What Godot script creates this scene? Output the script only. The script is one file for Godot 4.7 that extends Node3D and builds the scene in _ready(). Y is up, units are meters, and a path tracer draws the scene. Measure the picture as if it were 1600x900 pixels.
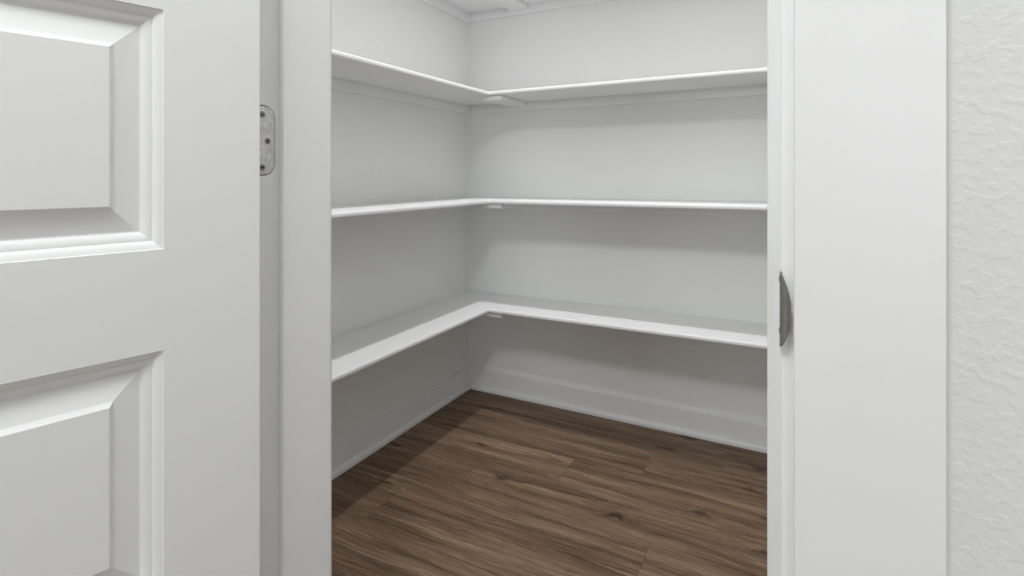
extends Node3D
# A walk-in pantry seen through its open doorway. Floor corner of the pantry = origin, x runs along the
# back wall, z along the left wall towards the hall, y up, metres.

const DW := 1.707          # hall face of the door wall
const DP := 1.586          # pantry face of the door wall
const JL := 0.746          # left jamb face
const JR := 1.3565         # right jamb face
const JT := 2.045          # underside of the head jamb
const RX := 1.48           # pantry right wall
const CH := 2.70           # ceiling height
const HX0 := -3.0          # the unseen hall, made large so far light reaches the pantry
const HX1 := 5.5
const HZ1 := 9.0

var M := {}
var used := {}

# ---------------------------------------------------------------- naming
func numbered(n: String) -> String:
	if not used.has(n):
		used[n] = 0
		return n
	used[n] += 1
	return "%s_%03d" % [n, used[n]]

func tag(o: Node, label: String, category: String, kind := "", group := "") -> Node:
	o.set_meta("label", label)
	o.set_meta("category", category)
	if kind != "": o.set_meta("kind", kind)
	if group != "": o.set_meta("group", group)
	return o

func thing(n: String, label: String, category: String, at := Vector3.ZERO, kind := "", group := "") -> Node3D:
	var o := Node3D.new()
	o.name = numbered(n)
	add_child(o, true)
	o.position = at
	tag(o, label, category, kind, group)
	return o

func mesh_of(st: SurfaceTool, m: Material) -> ArrayMesh:
	var a: ArrayMesh = st.commit()
	a.surface_set_material(0, m)
	return a

func part(n: String, mesh: Mesh, parent: Node = null) -> MeshInstance3D:
	var o := MeshInstance3D.new()
	o.name = numbered(n) if parent == null else n
	o.mesh = mesh
	o.cast_shadow = GeometryInstance3D.SHADOW_CASTING_SETTING_ON
	(parent if parent != null else self).add_child(o, true)
	return o

# ---------------------------------------------------------------- shapes
func begin() -> SurfaceTool:
	var st := SurfaceTool.new()
	st.begin(Mesh.PRIMITIVE_TRIANGLES)
	return st

func tri(st: SurfaceTool, p: Array, n: Array, uv: Array = []) -> void:
	var face: Vector3 = (p[1] - p[0]).cross(p[2] - p[0])
	var order := [0, 1, 2]
	if face.dot(n[0] + n[1] + n[2]) > 0.0: order = [0, 2, 1]
	for i in order:
		st.set_normal(n[i])
		st.set_uv(uv[i] if uv.size() else Vector2(p[i].x + p[i].z, p[i].y))
		st.add_vertex(p[i])

func quad(st: SurfaceTool, a: Vector3, b: Vector3, c: Vector3, d: Vector3, na: Vector3, nb: Vector3, nc: Vector3, nd: Vector3, uv: Array = []) -> void:
	if uv.size():
		tri(st, [a, b, c], [na, nb, nc], [uv[0], uv[1], uv[2]])
		tri(st, [a, c, d], [na, nc, nd], [uv[0], uv[2], uv[3]])
	else:
		tri(st, [a, b, c], [na, nb, nc])
		tri(st, [a, c, d], [na, nc, nd])

func flat(st: SurfaceTool, pts: Array, mid: Vector3, uvs: Array = []) -> void:
	# a planar polygon of 3 or 4 corners that faces away from mid
	var n: Vector3 = (pts[1] - pts[0]).cross(pts[2] - pts[0]).normalized()
	var c := Vector3.ZERO
	for p in pts: c += p / pts.size()
	if n.dot(c - mid) < 0.0: n = -n
	if pts.size() == 4: quad(st, pts[0], pts[1], pts[2], pts[3], n, n, n, n, uvs)
	else: tri(st, pts, [n, n, n], uvs)

func box(st: SurfaceTool, lo: Vector3, hi: Vector3, b := 0.0) -> void:
	# a box whose edges are chamfered by b
	var mid := (lo + hi) * 0.5
	var h := (hi - lo) * 0.5
	for a in 3:
		var u := (a + 1) % 3
		var v := (a + 2) % 3
		for s in [-1.0, 1.0]:
			var pts := []
			for q in [[-1, -1], [1, -1], [1, 1], [-1, 1]]:
				var p := Vector3.ZERO
				p[a] = s * h[a]; p[u] = q[0] * (h[u] - b); p[v] = q[1] * (h[v] - b)
				pts.append(mid + p)
			flat(st, pts, mid)
		if b > 0.0:
			for su in [-1.0, 1.0]:
				for sv in [-1.0, 1.0]:
					var e := []
					for q in [[0, -1], [1, -1], [1, 1], [0, 1]]:
						var p := Vector3.ZERO
						p[u] = su * (h[u] - (b if q[0] == 0 else 0.0))
						p[v] = sv * (h[v] - (b if q[0] == 1 else 0.0))
						p[a] = q[1] * (h[a] - b)
						e.append(mid + p)
					flat(st, e, mid)
	if b > 0.0:
		for sx in [-1.0, 1.0]:
			for sy in [-1.0, 1.0]:
				for sz in [-1.0, 1.0]:
					flat(st, [mid + Vector3(sx * h.x, sy * (h.y - b), sz * (h.z - b)), mid + Vector3(sx * (h.x - b), sy * h.y, sz * (h.z - b)), mid + Vector3(sx * (h.x - b), sy * (h.y - b), sz * h.z)], mid)

func seg_normals(pts: PackedVector2Array, closed: bool) -> Array:
	# the outward normals at both ends of every segment of a counter-clockwise outline, smooth below 50 degrees
	var n := pts.size()
	var count := n if closed else n - 1
	var raw := []
	for i in count:
		var d := (pts[(i + 1) % n] - pts[i]).normalized()
		raw.append(Vector2(d.y, -d.x))
	var out := []
	for i in count:
		var pa: Vector2 = raw[(i - 1 + count) % count] if closed or i > 0 else raw[i]
		var pb: Vector2 = raw[(i + 1) % count] if closed or i < count - 1 else raw[i]
		var me: Vector2 = raw[i]
		out.append([(pa + me).normalized() if pa.dot(me) > 0.64 else me, (pb + me).normalized() if pb.dot(me) > 0.64 else me])
	return out

func extrude(st: SurfaceTool, pts: PackedVector2Array, o: Vector3, u: Vector3, v: Vector3, w: Vector3, w0: float, w1: float, m0 := 0.0, m1 := 0.0, lift := 0.0) -> void:
	# a closed counter-clockwise outline in the plane u, v swept from w0 to w1; m0 and m1 mitre the ends along u; lift raises it along the way
	var ns := seg_normals(pts, true)
	var n := pts.size()
	var at := func(p: Vector2, e: int) -> Vector3:
		var ww := (w0 + m0 * p.x) if e == 0 else (w1 + m1 * p.x)
		return o + u * p.x + v * p.y + w * ww + Vector3.UP * lift * (ww - w0)
	for i in n:
		var p := pts[i]
		var q := pts[(i + 1) % n]
		var na: Vector3 = u * ns[i][0].x + v * ns[i][0].y
		var nb: Vector3 = u * ns[i][1].x + v * ns[i][1].y
		quad(st, at.call(p, 0), at.call(q, 0), at.call(q, 1), at.call(p, 1), na, nb, nb, na)
	var t := Geometry2D.triangulate_polygon(pts)
	for e in 2:
		var nn := -w if e == 0 else w
		for k in range(0, t.size(), 3):
			tri(st, [at.call(pts[t[k]], e), at.call(pts[t[k + 1]], e), at.call(pts[t[k + 2]], e)], [nn, nn, nn])

func rounded(x0: float, y0: float, x1: float, y1: float, r: Array, steps := 5) -> PackedVector2Array:
	# counter-clockwise rectangle with corner radii [x0y0, x1y0, x1y1, x0y1]
	var out := PackedVector2Array()
	var c := [Vector2(x0, y0), Vector2(x1, y0), Vector2(x1, y1), Vector2(x0, y1)]
	var sx := [1, -1, -1, 1]
	var sy := [1, 1, -1, -1]
	for i in 4:
		if r[i] <= 0.0:
			out.append(c[i])
			continue
		var m: Vector2 = c[i] + Vector2(sx[i] * r[i], sy[i] * r[i])
		for k in steps + 1:
			var a := PI + i * PI / 2 + k * PI / 2 / steps
			out.append(m + Vector2(cos(a), sin(a)) * r[i])
	return out

func lathe(st: SurfaceTool, prof: PackedVector2Array, o: Vector3, axis: Vector3, sides := 32) -> void:
	# prof holds (radius, height) from bottom to top, outside to the right of the way
	var up := axis.normalized()
	var a := up.cross(Vector3(0.31, 0.2, 0.93)).normalized()
	var b := up.cross(a)
	var ns := seg_normals(prof, false)
	for i in prof.size() - 1:
		for k in sides:
			var r0 := a * cos(TAU * k / sides) + b * sin(TAU * k / sides)
			var r1 := a * cos(TAU * (k + 1) / sides) + b * sin(TAU * (k + 1) / sides)
			var p := prof[i]
			var q := prof[i + 1]
			var n0: Vector2 = ns[i][0]
			var n1: Vector2 = ns[i][1]
			quad(st, o + r0 * p.x + up * p.y, o + r1 * p.x + up * p.y, o + r1 * q.x + up * q.y, o + r0 * q.x + up * q.y, r0 * n0.x + up * n0.y, r1 * n0.x + up * n0.y, r1 * n1.x + up * n1.y, r0 * n1.x + up * n1.y)

# ---------------------------------------------------------------- materials
func paint(c: Color, rough: float, spec := 0.5) -> StandardMaterial3D:
	var m := StandardMaterial3D.new()
	m.albedo_color = c
	m.roughness = rough
	m.metallic_specular = spec
	return m

func add_relief(m: StandardMaterial3D, freq: float, seed: int, lo: float, hi: float, bump: float, per_metre: float, size := 512) -> void:
	# a sprayed and knocked-down plaster relief
	var fn := FastNoiseLite.new()
	fn.noise_type = FastNoiseLite.TYPE_SIMPLEX_SMOOTH
	fn.seed = seed
	fn.frequency = freq
	fn.fractal_octaves = 3
	fn.fractal_gain = 0.45
	var im := fn.get_seamless_image(size, size)
	im.convert(Image.FORMAT_RGBA8)
	for y in size:
		for x in size:
			var t := im.get_pixel(x, y).r
			var s := smoothstep(lo, hi, t) * 0.85 + t * 0.15
			im.set_pixel(x, y, Color(s, s, s))
	im.bump_map_to_normal_map(bump)
	im.generate_mipmaps(true)
	m.normal_enabled = true
	m.normal_texture = ImageTexture.create_from_image(im)
	m.uv1_triplanar = true
	m.uv1_world_triplanar = true
	m.uv1_scale = Vector3.ONE * per_metre

func wood_material(seed: int, tone: float) -> StandardMaterial3D:
	# one floor board, 1.22 m x 0.152 m: soft long streaks, flowing ring lines round knots, fine dark pores
	var w := 1536
	var h := 224
	var rng := RandomNumberGenerator.new()
	rng.seed = seed
	var fa := FastNoiseLite.new(); fa.seed = seed; fa.noise_type = FastNoiseLite.TYPE_SIMPLEX_SMOOTH; fa.frequency = 1.0; fa.fractal_octaves = 3
	var fb := FastNoiseLite.new(); fb.seed = seed + 7; fb.noise_type = FastNoiseLite.TYPE_SIMPLEX_SMOOTH; fb.frequency = 1.0; fb.fractal_octaves = 2
	var knots := []
	for k in 1 + seed % 3:
		knots.append([rng.randf_range(0.10, 1.12), rng.randf_range(0.03, 0.12), rng.randf_range(0.016, 0.034), rng.randf_range(0.006, 0.012)])
	var arch := rng.randf_range(0.5, 1.0)
	var centre := rng.randf_range(0.05, 0.10)
	var dark := Color(0.222, 0.170, 0.130)
	var mid := Color(0.455, 0.370, 0.295)
	var light := Color(0.66, 0.568, 0.47)
	var im := Image.create(w, h, true, Image.FORMAT_RGB8)
	for j in h:
		var y := (j + 0.5) / h * 0.152
		for i in w:
			var x := (i + 0.5) / w * 1.22
			var warp := fa.get_noise_2d(x * 1.9, y * 8.0) * 0.012 + fa.get_noise_2d(x * 11.0 + 40.0, y * 40.0) * 0.0030
			var near := 0.0
			for k in knots:
				var dx: float = (x - k[0]) / (k[2] * 3.0)
				var dy: float = (y - k[1]) / (k[3] * 1.8)
				warp += exp(-dx * dx - dy * dy) * 0.016 * clampf((y - k[1]) / 0.004, -1.0, 1.0)
				var wob: float = fb.get_noise_2d(x * 60.0, y * 200.0) * 0.5
				near = maxf(near, exp(-pow((x - k[0]) / k[2] + wob, 2.0) - pow((y - k[1]) / k[3] + wob, 2.0)))
			var yy := y - centre + warp
			# growth rings: arches where the board was cut near the heart, straight towards its edges
			var ring := yy * 70.0 + yy * yy * 700.0 * arch + x * 2.4
			var f := ring - floorf(ring)
			var line := smoothstep(0.60, 0.96, f) * (1.0 - smoothstep(0.96, 1.0, f)) * clampf(0.35 + 1.3 * fb.get_noise_2d(x * 2.5 + 5.0, y * 22.0), 0.0, 1.0)
			var broad := fa.get_noise_2d(x * 0.9 + 9.0, (y + warp) * 20.0)
			var band := fa.get_noise_2d(x * 1.6 + 60.0, (y + warp) * 75.0)
			var fine := fb.get_noise_2d(x * 9.0, (y + warp) * 480.0)
			var pores := fb.get_noise_2d(x * 17.0 + 77.0, (y + warp) * 1150.0)
			var streak := maxf(0.0, fb.get_noise_2d(x * 1.9 + 31.0, (y + warp) * 150.0) - 0.22)
			var t := 0.50 + tone + broad * 0.30 + band * 0.15 + fine * 0.20 - line * 0.22 - near * 0.55 + streak * 0.60 + pores * 0.22
			t = clampf(t, 0.0, 1.0)
			var c := dark.lerp(mid, t * 2.0) if t < 0.5 else mid.lerp(light, t * 2.0 - 1.0)
			im.set_pixel(i, j, c)
	im.generate_mipmaps()
	var m := StandardMaterial3D.new()
	m.albedo_texture = ImageTexture.create_from_image(im)
	m.roughness = 0.50
	m.metallic_specular = 0.35
	return m

func make_materials() -> void:
	M.trim = paint(Color8(238, 239, 238), 0.38)
	M.door = paint(Color8(235, 236, 235), 0.40)
	M.shelf = paint(Color8(240, 241, 240), 0.42)
	M.wall = paint(Color8(228, 229, 227), 0.75, 0.35)
	add_relief(M.wall, 0.030, 3, 0.40, 0.70, 0.48, 5.6)
	M.pantry = paint(Color8(240, 241, 239), 0.70, 0.35)
	add_relief(M.pantry, 0.020, 5, 0.35, 0.80, 0.25, 2.6)
	M.ceiling = paint(Color8(240, 240, 238), 0.9, 0.2)
	M.subfloor = paint(Color8(60, 50, 42), 0.9)
	M.nickel = paint(Color8(255, 255, 255), 0.42)
	M.nickel.metallic = 1.0
	var fn := FastNoiseLite.new()
	fn.seed = 21
	fn.frequency = 0.02
	fn.fractal_octaves = 4
	var im := Image.create(256, 256, true, Image.FORMAT_RGB8)
	for y in 256:
		for x in 256:
			var v := 0.80 + 0.08 * fn.get_noise_2d(x, y) + 0.05 * fn.get_noise_2d(x * 9.0, y * 0.6 + 300.0)
			im.set_pixel(x, y, Color(v, v * 0.997, v * 0.985))
	im.generate_mipmaps()
	M.nickel.albedo_texture = ImageTexture.create_from_image(im)
	M.nickel.uv1_triplanar = true
	M.nickel.uv1_scale = Vector3.ONE * 14.0
	M.dull = M.nickel.duplicate()
	M.dull.albedo_color = Color(0.80, 0.79, 0.775)
	M.steel = paint(Color8(150, 148, 145), 0.4)
	M.steel.metallic = 1.0
	M.black = paint(Color8(22, 22, 22), 0.6)
	M.porcelain = paint(Color8(235, 235, 232), 0.25)
	var glow := paint(Color8(250, 248, 244), 0.5)
	glow.emission_enabled = true
	glow.emission = Color(0.95, 0.97, 1.0)
	glow.emission_energy_multiplier = 0.5
	M.glow = glow

# ---------------------------------------------------------------- builders
func shelf(h: float, label: String) -> void:
	# an L-shaped shelf: two round-nosed boards, wall cleats and a flat block under their joint
	var t := 0.016
	var lift := 0.0040
	var dx := 0.269
	var dz := 0.272
	var o := thing("pantry_shelf", label, "shelf", Vector3(0, h, 0))
	var st := begin()   # left board: outline in x, y swept along z
	extrude(st, rounded(0.001, -t, dx, 0.0, [0, 0.0055, 0.0055, 0]), Vector3.ZERO, Vector3.RIGHT, Vector3.UP, Vector3.BACK, 0.001, DP - 0.001)
	part("shelf_board", mesh_of(st, M.shelf), o)
	st = begin()        # back board: outline in z, y swept along x
	extrude(st, rounded(0.001, -t, dz, 0.0, [0, 0.0055, 0.0055, 0]), Vector3.ZERO, Vector3.BACK, Vector3.UP, Vector3.RIGHT, dx - 0.004, RX - 0.001, 0.0, 0.0, lift)
	part("shelf_board", mesh_of(st, M.shelf), o)
	st = begin()
	box(st, Vector3(0.0005, -t - 0.038, 0.018), Vector3(0.0175, -t - 0.0002, DP - 0.002), 0.0012)
	part("wall_cleat", mesh_of(st, M.shelf), o)
	st = begin()
	extrude(st, rounded(0.0005, -t - 0.038, 0.0175, -t - 0.0002, [0.001, 0.001, 0.001, 0.001], 2), Vector3.ZERO, Vector3.BACK, Vector3.UP, Vector3.RIGHT, 0.0005, RX - 0.002, 0, 0, lift * 0.85)
	part("wall_cleat", mesh_of(st, M.shelf), o)
	st = begin()
	box(st, Vector3(0.236, -t - 0.0185, 0.018), Vector3(0.320, -t - 0.0003, dz - 0.012), 0.001)
	part("support_block", mesh_of(st, M.shelf), o)

func baseboard(n: String, label: String, o: Vector3, out: Vector3, along: Vector3, l0: float, l1: float, m0: float, m1: float) -> void:
	var b := thing(n, label, "baseboard", Vector3.ZERO, "structure")
	var st := begin()
	var prof := PackedVector2Array([Vector2(0.0003, 0.0005), Vector2(0.014, 0.0005), Vector2(0.014, 0.0925), Vector2(0.0136, 0.0945), Vector2(0.0125, 0.0960), Vector2(0.0110, 0.0968), Vector2(0.0003, 0.0968)])
	extrude(st, prof, o, out, Vector3.UP, along, l0, l1, m0, m1)
	part("board", mesh_of(st, M.trim), b)
	st = begin()
	var shoe := PackedVector2Array([Vector2(0.0142, 0.0003), Vector2(0.0295, 0.0003), Vector2(0.0295, 0.007)])
	for k in 7:
		var a := k * PI / 2 / 6
		shoe.append(Vector2(0.0165 + 0.013 * cos(a), 0.0090 + 0.0130 * sin(a)))
	shoe.append(Vector2(0.0142, 0.0220))
	extrude(st, shoe, o, out, Vector3.UP, along, l0, l1, m0, m1)
	part("shoe_moulding", mesh_of(st, M.trim), b)

func slab(n: String, label: String, lo: Vector3, hi: Vector3, m: Material, category := "wall") -> MeshInstance3D:
	var st := begin()
	box(st, lo, hi)
	var o := part(n, mesh_of(st, m))
	tag(o, label, category, "structure")
	return o

func casing(n: String, label: String, lo: Vector3, hi: Vector3, r: float) -> void:
	var st := begin()
	box(st, lo, hi, r)
	var o := part(n, mesh_of(st, M.trim))
	tag(o, label, "trim", "structure")

func jamb(n: String, label: String, board: Array, stop: Array) -> void:
	var o := thing(n, label, "trim", Vector3.ZERO, "structure")
	var st := begin()
	box(st, board[0], board[1], 0.0006)
	part("jamb_board", mesh_of(st, M.trim), o)
	st = begin()
	box(st, stop[0], stop[1], 0.0009)
	part("door_stop", mesh_of(st, M.trim), o)

func ring_rows(st: SurfaceTool, prof: PackedVector2Array, x0: float, y0: float, x1: float, y1: float, z: float, dir: float) -> void:
	# prof holds (inset from the opening's edge, depth below the face); mitred round a rectangle. dir: +1 recesses along +z
	var ns := []
	for i in prof.size() - 1:
		var d := (prof[i + 1] - prof[i]).normalized()
		ns.append(Vector2(d.y, -d.x))   # (towards the middle, into the door) turned to face out
	for i in prof.size() - 1:
		var a := prof[i]
		var b := prof[i + 1]
		var me: Vector2 = ns[i]
		var pa: Vector2 = ns[maxi(0, i - 1)]
		var pb: Vector2 = ns[mini(ns.size() - 1, i + 1)]
		var na := (pa + me).normalized() if pa.dot(me) > 0.8 else me
		var nb := (pb + me).normalized() if pb.dot(me) > 0.8 else me
		for side in 4:
			var c := []
			for q in [[a, 0], [a, 1], [b, 1], [b, 0]]:
				var p: Vector2 = q[0]
				var l := x0 + p.x
				var r := x1 - p.x
				var lo := y0 + p.x
				var hi := y1 - p.x
				var zz := z + dir * p.y
				var corners := [Vector3(l, lo, zz), Vector3(r, lo, zz), Vector3(r, hi, zz), Vector3(l, hi, zz)]
				c.append(corners[(side + q[1]) % 4])
			var inward: Vector3 = [Vector3.UP, Vector3.LEFT, Vector3.DOWN, Vector3.RIGHT][side]
			var va: Vector3 = inward * na.x + Vector3(0, 0, dir) * na.y
			var vb: Vector3 = inward * nb.x + Vector3(0, 0, dir) * nb.y
			quad(st, c[0], c[1], c[2], c[3], va, va, vb, vb)

func make_door() -> void:
	var dirx := Vector3(-0.247, 0, 0.969).normalized()
	var o := thing("door_1", "white panelled door with raised panels, swung wide open at the left edge of the photo", "door", Vector3(0.7852, 0.0, 1.7292), "structure")
	o.basis = Basis(dirx, Vector3.UP, dirx.cross(Vector3.UP))
	# local: x from the hinge edge, z = 0 the face turned to the doorway, z = 0.035 the hall face
	var W := 0.604
	var T := 0.035
	var s := 0.1028
	var y0 := 0.010
	var y1 := 2.034
	var bottoms := [0.179, 0.549, 0.919, 1.289, 1.659]
	var ph := 0.260
	for k in 2:
		var st := begin()
		box(st, Vector3(0 if k == 0 else W - s, y0, 0), Vector3(s if k == 0 else W, y1, T))
		part("stile", mesh_of(st, M.door), o)
	var edges := [[y0, bottoms[0]]]
	for i in 4: edges.append([bottoms[i] + ph, bottoms[i + 1]])
	edges.append([bottoms[4] + ph, y1])
	for e in edges:
		var st := begin()
		box(st, Vector3(s, e[0], 0), Vector3(W - s, e[1], T))
		part("rail", mesh_of(st, M.door), o)
	var stick := PackedVector2Array([Vector2(0, 0), Vector2(0.0006, 0.0018), Vector2(0.0022, 0.0022), Vector2(0.0048, 0.0030), Vector2(0.0072, 0.0044), Vector2(0.0088, 0.0060), Vector2(0.0092, 0.0070), Vector2(0.0108, 0.0070), Vector2(0.0130, 0.0074), Vector2(0.0155, 0.0084), Vector2(0.0178, 0.0099), Vector2(0.0192, 0.0114), Vector2(0.0206, 0.0116)])
	var field := PackedVector2Array([Vector2(0.0206, 0.0116), Vector2(0.0430, 0.0072), Vector2(0.0440, 0.0068), Vector2(0.0474, 0.0024), Vector2(0.0482, 0.0020)])
	for yb in bottoms:
		var st := begin()
		ring_rows(st, stick, s, yb, W - s, yb + ph, 0.0, 1.0)
		ring_rows(st, stick, s, yb, W - s, yb + ph, T, -1.0)
		part("panel_moulding", mesh_of(st, M.door), o)
		st = begin()
		for k in 2:
			var z := 0.0 if k == 0 else T
			var d := 1.0 if k == 0 else -1.0
			ring_rows(st, field, s, yb, W - s, yb + ph, z, d)
			var q := 0.0482
			var zz := z + d * 0.0020
			flat(st, [Vector3(s + q, yb + q, zz), Vector3(W - s - q, yb + q, zz), Vector3(W - s - q, yb + ph - q, zz), Vector3(s + q, yb + ph - q, zz)], Vector3(0, 0, T / 2) + Vector3(W / 2, yb, 0))
		part("raised_panel", mesh_of(st, M.door), o)

func screw(parent: Node, at: Vector3, axis: Vector3, r: float) -> void:
	# a countersunk cross-head screw: a shallow dish with a cross-shaped hole
	var st := begin()
	lathe(st, PackedVector2Array([Vector2(r * 0.84, -0.0003), Vector2(r * 0.84, 0.0003), Vector2(r * 0.74, 0.0006), Vector2(r * 0.40, 0.0003), Vector2(0.0, 0.0002)]), at, axis, 20)
	var sc := part("screw", mesh_of(st, M.steel), parent)
	st = begin()
	lathe(st, PackedVector2Array([Vector2(r * 0.80, -0.0003), Vector2(r, -0.0003), Vector2(r, 0.0002), Vector2(r * 0.80, 0.0002)]), at, axis, 20)
	part("countersink_gap", mesh_of(st, M.black), sc)
	st = begin()
	var side := axis.cross(Vector3.UP).abs()
	var h := axis.abs() * 0.0006 + Vector3.UP * r * 0.50 + side * r * 0.15
	box(st, at + axis * 0.0002 - h, at + axis * 0.0002 + h)
	h = axis.abs() * 0.0006 + Vector3.UP * r * 0.15 + side * r * 0.50
	box(st, at + axis * 0.0002 - h, at + axis * 0.0002 + h)
	part("cross_recess", mesh_of(st, M.black), sc)

func make_hinge() -> void:
	var yb := 1.0000
	var hh := 0.0905
	var o := thing("hinge", "satin nickel butt hinge with rounded corners, let into the left door jamb", "hinge", Vector3(JL, yb, 1.700))
	# local: +x out of the jamb, z towards the hall
	var st := begin()
	extrude(st, rounded(-0.0232, 0.0, 0.0095, hh, [0.0155, 0.0, 0.0, 0.0155], 8), Vector3.ZERO, Vector3.BACK, Vector3.UP, Vector3.RIGHT, -0.0015, 0.0007)
	var leaf := part("jamb_leaf", mesh_of(st, M.nickel), o)
	st = begin()   # the dark line where the leaf is let into the wood
	var rim := rounded(-0.0244, -0.0012, 0.0095, hh + 0.0012, [0.0167, 0.0, 0.0, 0.0167], 8)
	extrude(st, rim, Vector3.ZERO, Vector3.BACK, Vector3.UP, Vector3.RIGHT, -0.0015, 0.0001)
	part("mortise_edge", mesh_of(st, M.black), leaf)
	for p in [[0.0790, -0.0045], [0.0445, -0.0125], [0.0095, -0.0045]]:
		screw(leaf, Vector3(0.0007, p[0], p[1]), Vector3.RIGHT, 0.0040)
	for k in 5:
		st = begin()
		lathe(st, PackedVector2Array([Vector2(0.0, 0.0), Vector2(0.0056, 0.0), Vector2(0.006, 0.0004), Vector2(0.006, 0.0172), Vector2(0.0056, 0.0176), Vector2(0.0, 0.0176)]), Vector3(0.0, 0.0005 + k * 0.0181, 0.0158), Vector3.UP, 24)
		part("knuckle", mesh_of(st, M.nickel), o)

func make_strike() -> void:
	var o := thing("strike_plate", "dull nickel strike plate with a curved lip on the right door jamb", "strike plate", Vector3(JR, 0.8966, DW))
	var st := begin()
	# local: the jamb face is x = 0 and faces -x; the hall lies along +z. A plan curve (x, z), and the lip's half height along it
	var plan := PackedVector2Array()
	for k in 13:
		var a := k / 12.0 * PI / 2 * 0.92
		plan.append(Vector2(0.0088 * (1.0 - cos(a)) - 0.0006, 0.0010 + 0.0090 * sin(a)))
	var rows := []
	for k in plan.size():
		var hx: float = clampf((plan[k].x + 0.0006) / 0.0082, 0.0, 1.0)
		rows.append(0.0287 * sqrt(1.0 - hx))
	for k in plan.size() - 1:
		var p := plan[k]
		var q := plan[k + 1]
		var d := (q - p).normalized()
		var n := Vector3(-d.y, 0, d.x)
		var off := n * -0.0011
		var a := Vector3(p.x, -rows[k], p.y)
		var b := Vector3(p.x, rows[k], p.y)
		var c := Vector3(q.x, rows[k + 1], q.y)
		var e := Vector3(q.x, -rows[k + 1], q.y)
		quad(st, a, b, c, e, n, n, n, n)
		quad(st, a + off, b + off, c + off, e + off, -n, -n, -n, -n)
		quad(st, b, c, c + off, b + off, Vector3.UP, Vector3.UP, Vector3.UP, Vector3.UP)
		quad(st, a, e, e + off, a + off, Vector3.DOWN, Vector3.DOWN, Vector3.DOWN, Vector3.DOWN)
	part("curved_lip", mesh_of(st, M.dull), o)
	st = begin()
	extrude(st, rounded(-0.0285, -0.0286, 0.0004, 0.0286, [0.004, 0, 0, 0.004]), Vector3.ZERO, Vector3.BACK, Vector3.UP, Vector3.RIGHT, -0.0004, 0.0012)
	var pl := part("plate", mesh_of(st, M.dull), o)
	st = begin()
	box(st, Vector3(-0.0008, -0.0130, -0.0220), Vector3(0.0014, 0.0130, -0.0070))
	part("latch_hole", mesh_of(st, M.black), pl)
	for sgn in [-1.0, 1.0]:
		screw(pl, Vector3(-0.0006, sgn * 0.0205, -0.0145), Vector3.LEFT, 0.0034)

func make_floor() -> void:
	var o := thing("floor", "dark brown wood-look plank floor of the pantry", "floor", Vector3.ZERO, "structure")
	var st := begin()
	box(st, Vector3(HX0 - 0.1, -0.12, -0.1), Vector3(HX1 + 0.1, -0.0075, HZ1 + 0.1))
	part("subfloor", mesh_of(st, M.subfloor), o)
	var mats := []
	var tones := [-0.02, 0.05, -0.07, 0.02, 0.08, -0.04, 0.0]
	for k in 7: mats.append(wood_material(11 + k * 5, tones[k]))
	# every plank 1.22 x 0.152 m, end joints staggered; the offsets set where the joints fall
	var shift := [0.253, 1.152, 0.916, 0.683, 0.40, 1.02, 0.261, 0.77, 0.10, 0.55]
	var rng := RandomNumberGenerator.new()
	rng.seed = 4
	var L := 1.22
	var Wd := 0.152
	var z := 0.083 - Wd * 2
	var row := -1
	var n := 0
	while z < HZ1:
		var sh: float = shift[posmod(row, 10)]
		var x := sh - L * 3
		while x < HX1:
			var xa := maxf(x, HX0)
			var xb := minf(x + L, HX1)
			var za := maxf(z, 0.0)
			var zb := minf(z + Wd, HZ1)
			var in_pantry := z < DW and xb > 0.0 and xa < RX
			if xb - xa > 0.02 and zb - za > 0.01 and (in_pantry or z + Wd > DP):
				if z + Wd <= DP:
					xa = maxf(xa, 0.0)
					xb = minf(xb, RX)
				if xb - xa > 0.01:
					st = begin()
					plank(st, xa, xb, za, zb, x, z, L, Wd, rng.randf() < 0.5)
					part("plank", mesh_of(st, mats[(n * 3 + row * 2 + rng.randi_range(0, 1)) % 7]), o)
				else:
					rng.randf()
			n += 1
			x += L
		row += 1
		z += Wd

func plank(st: SurfaceTool, xa: float, xb: float, za: float, zb: float, x: float, z: float, L: float, Wd: float, turned: bool) -> void:
	var g := 0.0002     # half the joint
	var b := 0.0009     # eased edge
	var lo := Vector3(xa + g, -0.0074, za + g)
	var hi := Vector3(xb - g, 0.0, zb - g)
	var uv := func(p: Vector3) -> Vector2:
		var u := (p.x - x) / L
		var v := (p.z - z) / Wd
		return Vector2(1.0 - u, 1.0 - v) if turned else Vector2(u, v)
	var top := [Vector3(lo.x + b, 0, lo.z + b), Vector3(hi.x - b, 0, lo.z + b), Vector3(hi.x - b, 0, hi.z - b), Vector3(lo.x + b, 0, hi.z - b)]
	var low := [Vector3(lo.x, -0.0006, lo.z), Vector3(hi.x, -0.0006, lo.z), Vector3(hi.x, -0.0006, hi.z), Vector3(lo.x, -0.0006, hi.z)]
	var bot := []
	for p in low: bot.append(Vector3(p.x, lo.y, p.z))
	var mid := (lo + hi) * 0.5
	flat(st, top, mid, top.map(uv))
	for k in 4:
		var e := [top[k], top[(k + 1) % 4], low[(k + 1) % 4], low[k]]
		flat(st, e, mid, e.map(uv))
		e = [low[k], low[(k + 1) % 4], bot[(k + 1) % 4], bot[k]]
		flat(st, e, mid, e.map(uv))

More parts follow.
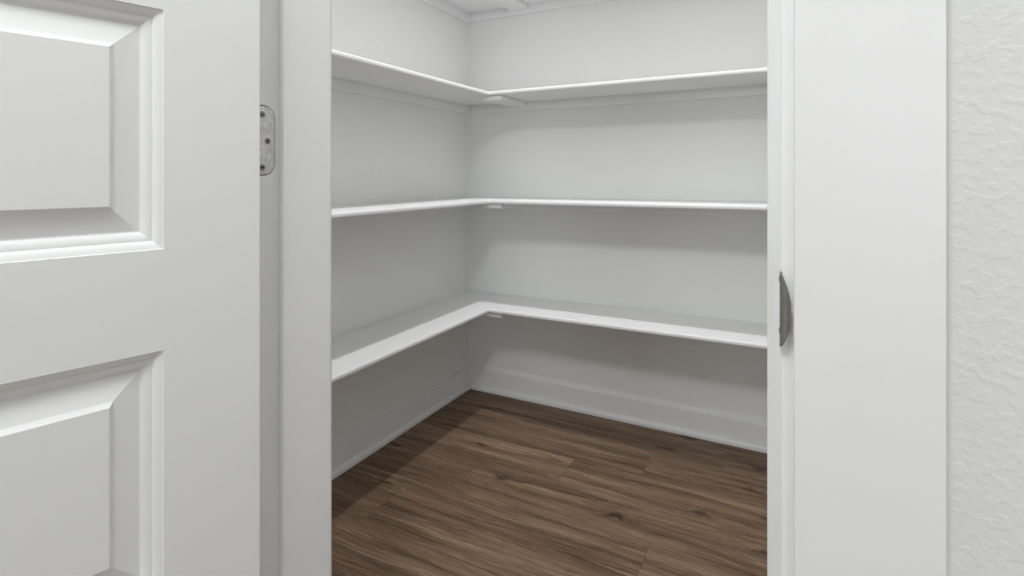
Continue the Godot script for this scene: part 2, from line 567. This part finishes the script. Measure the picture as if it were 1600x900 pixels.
func down_lamp(at: Vector3, energy: float) -> void:
	# an unseen downlight, placed to light the pantry: white ring, glowing lens
	var o := thing("unseen_ceiling_lamp", "unseen small round downlight in the pantry ceiling", "lamp", at)
	var st := begin()
	lathe(st, PackedVector2Array([Vector2(0.038, -0.0005), Vector2(0.038, -0.008), Vector2(0.042, -0.012), Vector2(0.060, -0.010), Vector2(0.068, -0.005), Vector2(0.069, -0.0005), Vector2(0.038, -0.0005)]), Vector3.ZERO, Vector3.UP, 40)
	part("trim_ring", mesh_of(st, M.porcelain), o)
	st = begin()
	lathe(st, PackedVector2Array([Vector2(0.0, -0.006), Vector2(0.038, -0.006), Vector2(0.038, -0.0010), Vector2(0.0, -0.0010)]), Vector3.ZERO, Vector3.UP, 40)
	part("lens", mesh_of(st, M.glow), o)
	var l := AreaLight3D.new()
	l.name = "lens_light"
	l.area_size = Vector2(0.066, 0.066)
	l.light_color = Color(0.994, 0.984, 1.0)
	l.light_energy = energy
	l.area_range = 8.0
	l.area_attenuation = 2.0
	l.shadow_enabled = true
	l.position = Vector3(0, -0.0135, 0)
	l.rotation_degrees.x = -90
	o.add_child(l)

func dome_lamp(at: Vector3, energy: float, label: String, size: float) -> void:
	# an unseen hall lamp with an opal bowl, placed to light door and casing
	var o := thing("unseen_ceiling_lamp", label, "lamp", at)
	var st := begin()
	lathe(st, PackedVector2Array([Vector2(0.0, -0.030), Vector2(0.215, -0.030), Vector2(0.225, -0.026), Vector2(0.225, -0.0005), Vector2(0.0, -0.0005)]), Vector3.ZERO, Vector3.UP, 40)
	part("lamp_pan", mesh_of(st, M.nickel), o)
	st = begin()
	var prof := PackedVector2Array()
	for k in 11:
		var a := -PI / 2 + k * PI / 2 / 10
		prof.append(Vector2(0.21 * cos(a), -0.0305 + 0.11 * sin(a)))
	lathe(st, prof, Vector3.ZERO, Vector3.UP, 40)
	part("glass_bowl", mesh_of(st, M.glow), o)
	var l := OmniLight3D.new()
	l.name = "bowl_light"
	l.light_color = Color(0.985, 0.995, 1.0)
	l.light_energy = energy
	l.light_size = size
	l.omni_range = 12.0
	l.omni_attenuation = 2.0
	l.shadow_enabled = true
	l.position = Vector3(0, -0.20, 0)
	o.add_child(l)

func unseen_window(n: String, label: String, at: Vector3, turn: float, size: Vector2, energy: float) -> void:
	# an unseen window behind the camera, placed to light hall and pantry; local +z looks out through the wall
	var o := thing(n, label, "window", at, "structure")
	o.rotation_degrees.y = turn
	var x := size.x / 2
	var y := size.y / 2
	var st := begin()
	for k in [[Vector2(-x - 0.07, -y - 0.07), Vector2(-x, y + 0.07)], [Vector2(x, -y - 0.07), Vector2(x + 0.07, y + 0.07)], [Vector2(-x, y), Vector2(x, y + 0.07)], [Vector2(-x, -y - 0.07), Vector2(x, -y)]]:
		box(st, Vector3(k[0].x, k[0].y, -0.030), Vector3(k[1].x, k[1].y, -0.0005), 0.002)
	part("window_frame", mesh_of(st, M.trim), o)
	st = begin()
	box(st, Vector3(-x, -y, -0.010), Vector3(x, y, -0.0010))
	part("pane", mesh_of(st, M.glow), o)
	st = begin()
	box(st, Vector3(-0.015, -y, -0.022), Vector3(0.015, y, -0.0105), 0.002)
	box(st, Vector3(-x, -0.015, -0.022), Vector3(x, 0.015, -0.0105), 0.002)
	part("glazing_bar", mesh_of(st, M.trim), o)
	var l := AreaLight3D.new()
	l.name = "unseen_window_light"
	l.area_size = size
	l.light_color = Color(0.955, 0.975, 1.0)
	l.light_energy = energy
	l.area_range = 14.0
	l.area_attenuation = 2.0
	l.shadow_enabled = true
	l.position = Vector3(0, 0, -0.034)
	o.add_child(l)

func _ready() -> void:
	# camera: a level camera with a lens shift, so that upright edges stay upright
	var f := 844.4
	var cam := Camera3D.new()
	cam.name = "camera"
	cam.near = 0.05
	cam.far = 60.0
	cam.projection = Camera3D.PROJECTION_FRUSTUM
	cam.size = 900.0 / f * cam.near
	cam.frustum_offset = Vector2(4.1, -177.3) / f * cam.near
	cam.position = Vector3(1.366, 1.0, 2.173)
	cam.rotation_degrees = Vector3(0, 27.81, 0)
	add_child(cam)
	cam.make_current()
	# air and exposure
	var we := WorldEnvironment.new()
	we.name = "environment"
	var env := Environment.new()
	env.background_mode = Environment.BG_COLOR
	env.background_color = Color(0.6, 0.65, 0.7)
	env.tonemap_mode = Environment.TONE_MAPPER_LINEAR
	env.tonemap_exposure = 1.0
	env.sdfgi_enabled = true
	env.ssao_enabled = true
	env.ssil_enabled = true
	we.environment = env
	add_child(we)
	make_materials()
	# lamps and windows, all out of view
	down_lamp(Vector3(0.70, CH, 0.69), 1.83)
	dome_lamp(Vector3(1.20, CH, 2.58), 1.80, "unseen round opal bowl lamp on the hall ceiling near the pantry door", 0.20)
	unseen_window("window_1", "unseen wide window in the far hall wall, placed to light the pantry back wall", Vector3(0.4, 1.4, HZ1), 0.0, Vector2(2.6, 1.5), 4.2)
	unseen_window("window_2", "unseen window towards the right of the far hall wall, placed to light the pantry corner", Vector3(4.5, 1.4, HZ1), 0.0, Vector2(1.6, 1.5), 5.5)
	unseen_window("window_3", "unseen window in the right end wall of the hall, placed to light the door casing", Vector3(HX1, 1.4, 4.6), 90.0, Vector2(1.8, 1.6), 0.6)

	# ---- the shell
	make_floor()
	slab("ceiling", "flat white ceiling above the pantry and the hall", Vector3(HX0 - 0.1, CH, -0.1), Vector3(HX1 + 0.1, CH + 0.12, HZ1 + 0.1), M.ceiling, "ceiling")
	slab("wall_left", "plain light grey left wall of the pantry behind the long shelf arms", Vector3(-0.1, 0, -0.1), Vector3(0, CH, DP), M.pantry)
	slab("wall_back", "plain light grey back wall of the pantry facing the doorway", Vector3(0, 0, -0.1), Vector3(RX, CH, 0), M.pantry)
	slab("wall_right", "light grey right wall of the pantry hidden by the door frame", Vector3(RX, 0, -0.1), Vector3(RX + 0.1, CH, DP), M.pantry)
	var st := begin()
	box(st, Vector3(HX0, 0, DP), Vector3(JL - 0.018, CH, DW))
	box(st, Vector3(JR + 0.018, 0, DP), Vector3(HX1, CH, DW))
	box(st, Vector3(JL - 0.018, JT + 0.018, DP), Vector3(JR + 0.018, CH, DW))
	tag(part("wall_front", mesh_of(st, M.wall)), "white textured plaster wall at the right edge beside the flat door casing", "wall", "structure")
	slab("wall_unseen_hall_left", "unseen white plaster wall at the left end of the hall", Vector3(HX0 - 0.1, 0, DP), Vector3(HX0, CH, HZ1 + 0.1), M.wall)
	slab("wall_unseen_hall_right", "unseen white plaster wall at the right end of the hall", Vector3(HX1, 0, DP), Vector3(HX1 + 0.1, CH, HZ1 + 0.1), M.wall)
	slab("wall_unseen_hall_far", "unseen white plaster wall of the hall opposite the pantry", Vector3(HX0, 0, HZ1), Vector3(HX1, CH, HZ1 + 0.1), M.wall)

	# ---- door frame
	var zs0 := DP + 0.0005
	var zs1 := 1.6690
	jamb("trim_1", "white left door jamb with its stop, carrying the hinge", [Vector3(JL - 0.018, 0.0005, DP), Vector3(JL, JT + 0.018, DW)], [Vector3(JL - 0.0005, 0.0005, zs0), Vector3(JL + 0.0105, JT, zs1)])
	jamb("trim_2", "white right door jamb with its stop, carrying the strike plate", [Vector3(JR, 0.0005, DP), Vector3(JR + 0.018, JT + 0.018, DW)], [Vector3(JR - 0.0108, 0.0005, zs0), Vector3(JR + 0.0005, JT, zs1)])
	jamb("trim_3", "white head jamb across the top of the doorway", [Vector3(JL, JT, DP), Vector3(JR, JT + 0.018, DW)], [Vector3(JL + 0.0105, JT - 0.011, zs0), Vector3(JR - 0.0108, JT + 0.0005, zs1)])
	var ct := 0.011
	st = begin()
	var flat_casing := PackedVector2Array([Vector2(JR + 0.0090, -DW), Vector2(JR + 0.0090, -DW - ct + 0.0015), Vector2(JR + 0.0095, -DW - ct + 0.0004), Vector2(JR + 0.0105, -DW - ct), Vector2(JR + 0.0930, -DW - ct), Vector2(JR + 0.0960, -DW - ct - 0.0010), Vector2(JR + 0.0988, -DW - ct - 0.0014), Vector2(JR + 0.0994, -DW - ct - 0.0008), Vector2(JR + 0.0996, -DW)])
	extrude(st, flat_casing, Vector3.ZERO, Vector3.RIGHT, Vector3.FORWARD, Vector3.UP, 0.0005, JT + 0.099)
	tag(part("trim_4", mesh_of(st, M.trim)), "wide flat white door casing right of the doorway", "trim", "structure")
	casing("trim_5", "flat white door casing hidden behind the open door", Vector3(JL - 0.0985, 0.0005, DW), Vector3(JL - 0.009, JT + 0.099, DW + ct), 0.003)
	casing("trim_6", "flat white casing above the doorway on the hall side", Vector3(JL - 0.009, JT + 0.009, DW), Vector3(JR + 0.009, JT + 0.099, DW + ct), 0.003)
	casing("trim_7", "thin edge of white casing on the pantry side of the left jamb", Vector3(JL - 0.075, 0.0005, DP - 0.018), Vector3(JL - 0.005, JT + 0.075, DP), 0.002)
	casing("trim_8", "white casing on the pantry side of the right jamb", Vector3(JR + 0.005, 0.0005, DP - 0.018), Vector3(JR + 0.075, JT + 0.075, DP), 0.002)
	casing("trim_9", "white casing above the doorway on the pantry side", Vector3(JL - 0.005, JT + 0.005, DP - 0.018), Vector3(JR + 0.005, JT + 0.075, DP), 0.002)

	# ---- baseboards
	baseboard("baseboard_left", "white baseboard with shoe moulding along the left pantry wall", Vector3.ZERO, Vector3.RIGHT, Vector3.BACK, 0.0, DP, 1.0, 0.0)
	baseboard("baseboard_back", "white baseboard with shoe moulding along the back pantry wall", Vector3.ZERO, Vector3.BACK, Vector3.RIGHT, 0.0, RX, 1.0, -1.0)
	baseboard("baseboard_right", "white baseboard along the right pantry wall hidden by the door frame", Vector3(RX, 0, 0), Vector3.LEFT, Vector3.BACK, 0.0, DP, 1.0, 0.0)
	baseboard("baseboard_hall", "white baseboard along the textured hall wall right of the casing", Vector3(0, 0, DW), Vector3.BACK, Vector3.RIGHT, JR + 0.0997, HX1, 0.0, 0.0)

	make_door()
	# ---- shelves
	shelf(0.4545, "lowest white L-shaped pantry shelf above the baseboard, its broad half-lit top in view")
	shelf(0.8967, "middle white L-shaped pantry shelf, seen almost edge-on at eye level")
	shelf(1.3374, "upper white L-shaped pantry shelf, seen from below with its wall cleats")
	shelf(1.7700, "topmost white L-shaped pantry shelf, cut off by the upper edge of the photo")
	# ---- hardware
	make_hinge()
	make_strike()
